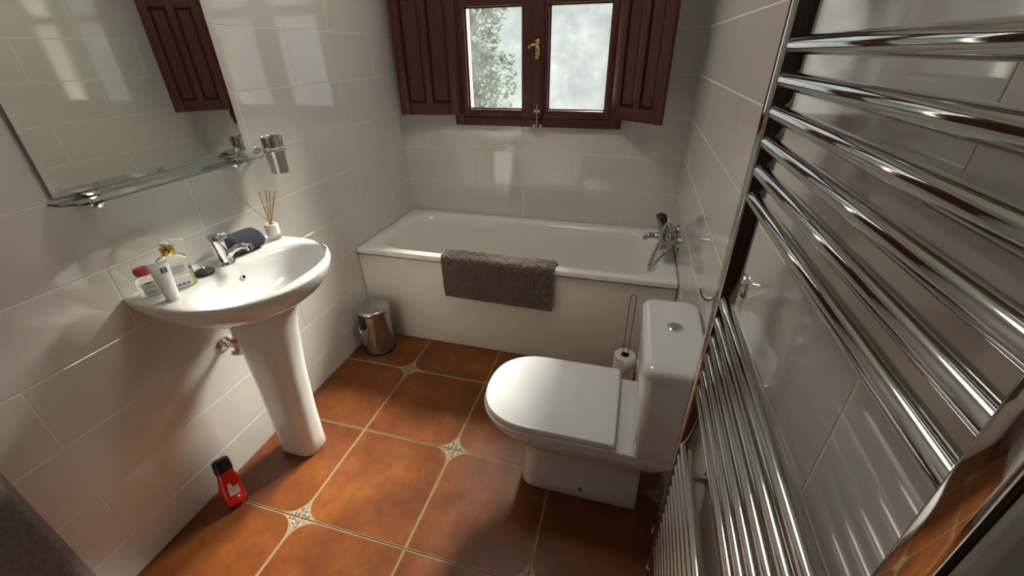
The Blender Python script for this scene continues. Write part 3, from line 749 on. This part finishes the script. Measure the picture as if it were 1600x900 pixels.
R = [dring(1.105, 1.535, .086, .001, .07, 30, .012, 2.4), dring(1.100, 1.538, .090, .006, .07, 30, .012, 2.4), dring(1.104, 1.536, .088, .05, .07, 30, .012, 2.4), dring(1.108, 1.532, .090, .16, .08, 30, .012, 2.4), dring(1.100, 1.532, .094, .215, .10, 30, .014, 2.3),
     dring(1.075, 1.540, .112, .245, .13, 30, .02, 2.2), dring(1.035, 1.560, .138, .272, .17, 30, .03, 2.15), dring(1.000, 1.580, .158, .305, .20, 30, .03, 2.15), dring(.978, 1.60, .174, .338, .20, 30, .03, 2.25), dring(.972, 1.615, .179, .362, .20, 30, .03, 2.3), dring(.979, 1.615, .173, .377, .20, 30, .03, 2.3), dring(1.0, 1.60, .158, .381, .20, 30, .03, 2.15)]
G().rings(R).build('bowl', M['ceramic'], wc, True, 50)
def slab(name, spec, mat, par): return G().rings([dring(a, b_, c_, z, l, 30, .012, 2.35) for a, b_, c_, z, l in spec]).build(name, mat, par, True, 40)
slab('seat', [(.975, 1.418, .178, .3815, .18), (.966, 1.420, .187, .3845, .187), (.966, 1.420, .187, .3915, .187), (.975, 1.418, .178, .3955, .18)], M['lidplastic'], wc)
slab('seat_lid', [(.980, 1.424, .173, .3965, .185), (.970, 1.428, .183, .400, .19), (.970, 1.428, .183, .410, .19), (.974, 1.424, .180, .416, .186), (.990, 1.412, .166, .419, .175), (1.06, 1.36, .11, .4205, .12)], M['lidplastic'], wc)
cy0, cy1 = YT - .200, YT + .192
R = [rrect(1.490, 1.632, cy0 + .022, cy1 - .022, .03, .3805), rrect(1.482, 1.634, cy0 + .016, cy1 - .016, .032, .392), rrect(1.478, 1.635, cy0 + .012, cy1 - .012, .034, .45), rrect(1.472, 1.636, cy0 + .006, cy1 - .006, .034, .690), rrect(1.474, 1.635, cy0 + .008, cy1 - .008, .034, .6945)]
G().rings(R).build('cistern', M['ceramic'], wc, True, 40)
R = [rrect(1.470, 1.637, cy0 + .004, cy1 - .004, .032, .695), rrect(1.466, 1.638, cy0, cy1, .036, .698), rrect(1.466, 1.638, cy0, cy1, .036, .716), rrect(1.470, 1.637, cy0 + .004, cy1 - .004, .036, .727), rrect(1.480, 1.632, cy0 + .014, cy1 - .014, .034, .7335), rrect(1.50, 1.62, cy0 + .04, cy1 - .04, .03, .735)]
ld = G().rings(R).build('cistern_lid', M['ceramic'], wc, True, 50)
bc = (1.556, YT + .018)
G().lathe([(.024, 0), (.024, .004), (.021, .006), (.0195, .0045)], (bc[0], bc[1], .7345), 36).build('flush_button_ring', M['chrome'], ld)
for s in (-1, 1):
    pts = [Vector((bc[0] + s * (.0012 + .0165 * math.sin(PI * k / 14)), bc[1] - .0165 * math.cos(PI * k / 14), 0)) for k in range(15)]
    G().rings([[p + Vector((0, 0, z)) for p in pts] for z in (.7385, .7425)]).build('flush_button_half', M['chrome'], ld, True, 30)
G().box(1.596, 1.604, -1.474, -1.466, .7335, .7340).build('maker_mark', M['mark'], ld, False)
G().lathe([(.0095, 0), (.0085, .005), (.003, .007)], (1.335, YT - .0885, .055), 16, (0, -1, .05)).build('bolt_cap', M['chrome'], wc)
settle(wc)
sp2 = tag(G().lathe([(.013, .001), (.013, .28)], (1.615, -1.500, 0), 20).lathe([(.024, .001), (.024, .006), (.016, .014)], (1.615, -1.500, 0), 20).tube([(1.615, -1.500, .27), (1.615, -1.500, .287), (1.623, -1.500, .295), (1.6395, -1.500, .296)], .0125, 12).build('supply_pipe', M['greypipe'], None), 'grey supply pipe rising from the floor behind the toilet', 'pipe')

# toilet roll stand and rolls
rx, ry = 1.452, -.800
st = thing('toilet_roll_stand', 'thin wire toilet roll stand by the bath panel', 'roll holder', (rx, ry, 0))
G().lathe([(.062, .001), (.062, .004), (.02, .005)], (rx, ry, 0), 32).build('base_plate', M['chrome'], st)
loop = [(rx - .011, ry, .004), (rx - .012, ry, .2), (rx - .013, ry, .515)] + [(rx - .013 * math.cos(PI * k / 10), ry, .515 + .015 * math.sin(PI * k / 10)) for k in range(1, 10)] + [(rx + .013, ry, .515), (rx + .012, ry, .2), (rx + .011, ry, .004)]
G().tube(loop, .0016, 8).build('wire_loop', M['black'], st)
settle(st)
def toilet_roll(z, label, flap):
    r = thing('toilet_roll', label, 'toilet roll', (rx, ry, z))
    n = 40; R_ = .050; ri = .020
    G().lathe([(ri, .001), (R_ - .002, 0), (R_, .002), (R_, .098), (R_ - .002, .100), (ri, .100), (ri, .001)], (rx, ry, z), n, None, False, False).build('paper', M['paper'], r)
    G().lathe([(ri - .0002, .0), (ri - .0002, .0985), (ri - .0015, .0985), (ri - .0015, 0)], (rx, ry, z), n, None, False, False).build('core', M['card'], r)
    if flap:
        V = []
        for k in range(9):
            a = math.radians(-95 + 9 * k); rr = R_ + .001 + .00012 * k * k
            V += [Vector((rx + rr * math.cos(a), ry + rr * math.sin(a), z + .098)), Vector((rx + rr * math.cos(a), ry + rr * math.sin(a), z + .002 + .008 * k))]
        o = from_data('loose_sheet', V, [(2 * k, 2 * k + 1, 2 * k + 3, 2 * k + 2) for k in range(8)], M['paper'], r)
        o.modifiers.new('thickness', 'SOLIDIFY').thickness = .0006
    settle(r)
toilet_roll(.0055, 'white toilet roll at the bottom of the wire stand', False)
toilet_roll(.1065, 'white toilet roll on top of another on the wire stand', True)

# ================================================================== TOWEL RADIATOR
ra = thing('towel_radiator', 'tall chrome ladder towel radiator on the tiled wall beside the toilet', 'radiator', (W - .06, -1.98, .18))
PX0, PX1 = 1.5555, 1.586; YFAR0, YFAR1, YN0, YN1 = -1.715, -1.685, -2.280, -2.2505
for a, b_ in ((YFAR0, YFAR1), (YN0, YN1)):
    R = []
    for z, i in ((.170, .003), (.173, 0), (1.597, 0), (1.600, .003)):
        ring = rrect(PX0 + i, PX1 - i, a + i, b_ - i, .0045, z, 4)
        # the face towards the doorway is slightly canted
        R.append([Vector((p.x, p.y - (.0085 * (p.x - PX0) / (PX1 - PX0) if p.y < (a + b_) / 2 else 0), p.z)) for p in ring])
    G().rings(R).build('post', M['darkchrome'], ra, True, 40)
zs = [1.246 + .0425 * k for k in range(6)] + [1.051 - .0425 * k for k in range(6)] + [.668 - .0375 * k for k in range(12)]
me0 = None
for z in zs:
    if me0 is None:
        o = G().tube([(1.569, YN1 - .004, 0), (1.569, -2.1, 0), (1.569, -1.9, 0), (1.569, YFAR0 + .004, 0)], .0112, 20).build('rung', M['darkchrome'], ra, True, 60); me0 = o.data
    else:
        o = bpy.data.objects.new('rung', me0); COL.objects.link(o); o.parent = ra
    o.location.z = z
for y in (-1.700, -2.265):
    for z in (.552, 1.535):
        k = G().lathe([(.010, 0), (.010, W - PX1 + .004)], (W - .002, y, z), 20, (-1, 0, 0)).lathe([(.018, 0), (.018, .004), (.010, .006)], (W - .0018, y, z), 20, (-1, 0, 0)).build('bracket', M['darkchrome'], ra)
for y in (-1.700, -2.265):
    G().lathe([(.012, 0), (.012, .03), (.015, .032), (.015, .075), (.009, .08), (.009, .17)], (1.571, y, .171), 18, (0, 0, -1)).build('valve', M['darkchrome'], ra)
settle(ra)

# chrome robe hook on the right wall
hk = thing('robe_hook', 'chrome J shaped hook on a round rose between toilet and radiator', 'hook', (W, -1.55, 1.0))
G().lathe([(.030, 0), (.030, .004), (.026, .009), (.012, .011), (.009, .030)], (W - .0005, -1.55, 1.004), 28, (-1, 0, 0)).build('rose', M['chrome'], hk)
G().tube(curve([(1.628, -1.55, 1.004), (1.600, -1.55, 1.012), (1.595, -1.55, .998), (1.593, -1.55, .974), (1.580, -1.55, .961), (1.566, -1.55, .967), (1.556, -1.55, .986)], 8), .0052, 12, True).build('hook_arm', M['chrome'], hk)
G().tube(curve([(1.602, -1.55, 1.010), (1.595, -1.55, 1.020), (1.592, -1.55, 1.034)], 6), .005, 12, True).build('upper_prong', M['chrome'], hk)
settle(hk)

# ================================================================== RED BOTTLE
def red_bottle():
    base = Vector((.122, -1.795, .0)); topp = Vector((.056, -1.748, .196)); up = (topp - base).normalized()
    fr = Vector((1, -.35, 0)); fr = (fr - up * fr.dot(up)).normalized(); sd = up.cross(fr)
    root = thing('shower_gel_bottle', 'red shower gel bottle with black cap leaning against the wall by the pedestal', 'bottle', base)
    def ring(hs, hf, t, n=40, e=2.5):
        out = []
        for k in range(n):
            a = 2 * PI * k / n; c, s = math.cos(a), math.sin(a); kk = (abs(c) ** e + abs(s) ** e) ** (-1 / e)
            out.append(base + up * t + sd * hs * kk * c + fr * hf * kk * s)
        return out
    L0 = .012
    G().rings([ring(.025, .014, L0 - .001), ring(.033, .020, L0 + .004), ring(.037, .0225, L0 + .02), ring(.0385, .023, L0 + .055), ring(.0355, .0215, L0 + .085), ring(.030, .0185, L0 + .105), ring(.0265, .017, L0 + .12), ring(.0275, .0175, L0 + .132), ring(.022, .014, L0 + .135)]).build('bottle', M['red'], root, True, 60)
    G().rings([ring(.0255, .0155, L0 + .134), ring(.0290, .0182, L0 + .136), ring(.0285, .0178, L0 + .160), ring(.0265, .0160, L0 + .178), ring(.021, .012, L0 + .182)]).build('cap', M['black'], root, True, 50)
    mt = frame3(sd, fr, up, base)
    m_ = mt
    lb_ = curved_label('label', m_ @ Matrix.Translation((0, 0, 0)), .017, .0212, L0 + .042, L0 + .072, .0022, M['white_plastic'], root)
    curved_label('label_flag', m_ @ Matrix.Translation((-.008, 0, 0)), .006, .0222, L0 + .072, L0 + .090, .0004, M['white_plastic'], root)
    curved_label('label_spot', m_ @ Matrix.Translation((.006, 0, 0)), .004, .0230, L0 + .026, L0 + .034, .0004, M['white_plastic'], root)
    for z in (.048, .054, .060, .066): curved_label('label_line', m_, .011, .0230, L0 + z, L0 + z + .0018, .0011, M['print_grey'], lb_)
    settle(root)
red_bottle()

# ================================================================== CHARCOAL TOWEL on the left wall (only its edge is in view)
def bath_towel():
    root = thing('bath_towel', 'charcoal terry bath towel hanging on the wall near the doorway', 'towel', (.06, -2.34, .05))
    ny, nz = 40, 60; V = []; ya, yb = -2.152, -2.52
    def prof(u, v):      # u along the width (0 = edge towards the sink), v 0 top .. 1 bottom
        y = ya + (yb - ya) * u; sp_ = .35 + .65 * min(1, v * 2.2); y = (ya + .0) + (y - ya) * sp_ if False else y
        z = 1.16 - 1.10 * v
        x = .070 + .018 * math.sin(u * 13 + v * 2) * (.4 + .6 * v) - .045 * math.exp(-(u / .05) ** 2)
        return x, y, z
    for back in (0, 1):
        for j in range(nz + 1):
            for i in range(ny + 1):
                x, y, z = prof(i / ny, j / nz); V.append((.012 + (x - .012) * (0 if back else 1), y + (.0 if back else 0), z))
    n1 = (ny + 1) * (nz + 1); F = []
    for j in range(nz):
        for i in range(ny):
            a = j * (ny + 1) + i; F.append((a, a + 1, a + ny + 2, a + ny + 1)); F.append((n1 + a, n1 + a + ny + 1, n1 + a + ny + 2, n1 + a + 1))
    for i in range(ny):
        F.append((i, n1 + i, n1 + i + 1, i + 1)); a = nz * (ny + 1) + i; F.append((a, a + 1, n1 + a + 1, n1 + a))
    for j in range(nz):
        a = j * (ny + 1); F.append((a, a + ny + 1, n1 + a + ny + 1, n1 + a)); a += ny; F.append((a, n1 + a, n1 + a + ny + 1, a + ny + 1))
    G().add(V, F).build('cloth', M['charcoal'], root, True, 70)
    settle(root)
    tr_ = thing('towel_rail', 'short chrome towel rail holding the charcoal bath towel', 'towel rail', (0, -2.34, 1.17))
    G().tube([(.045, -2.13, 1.172), (.045, -2.55, 1.172)], .008, 12, True).build('rail', M['chrome'], tr_)
    for y in (-2.14, -2.54): G().lathe([(.018, 0), (.018, .005), (.008, .008), (.008, .045)], (.0005, y, 1.172), 18, (1, 0, 0)).build('rail_post', M['chrome'], tr_)
    settle(tr_)
bath_towel()
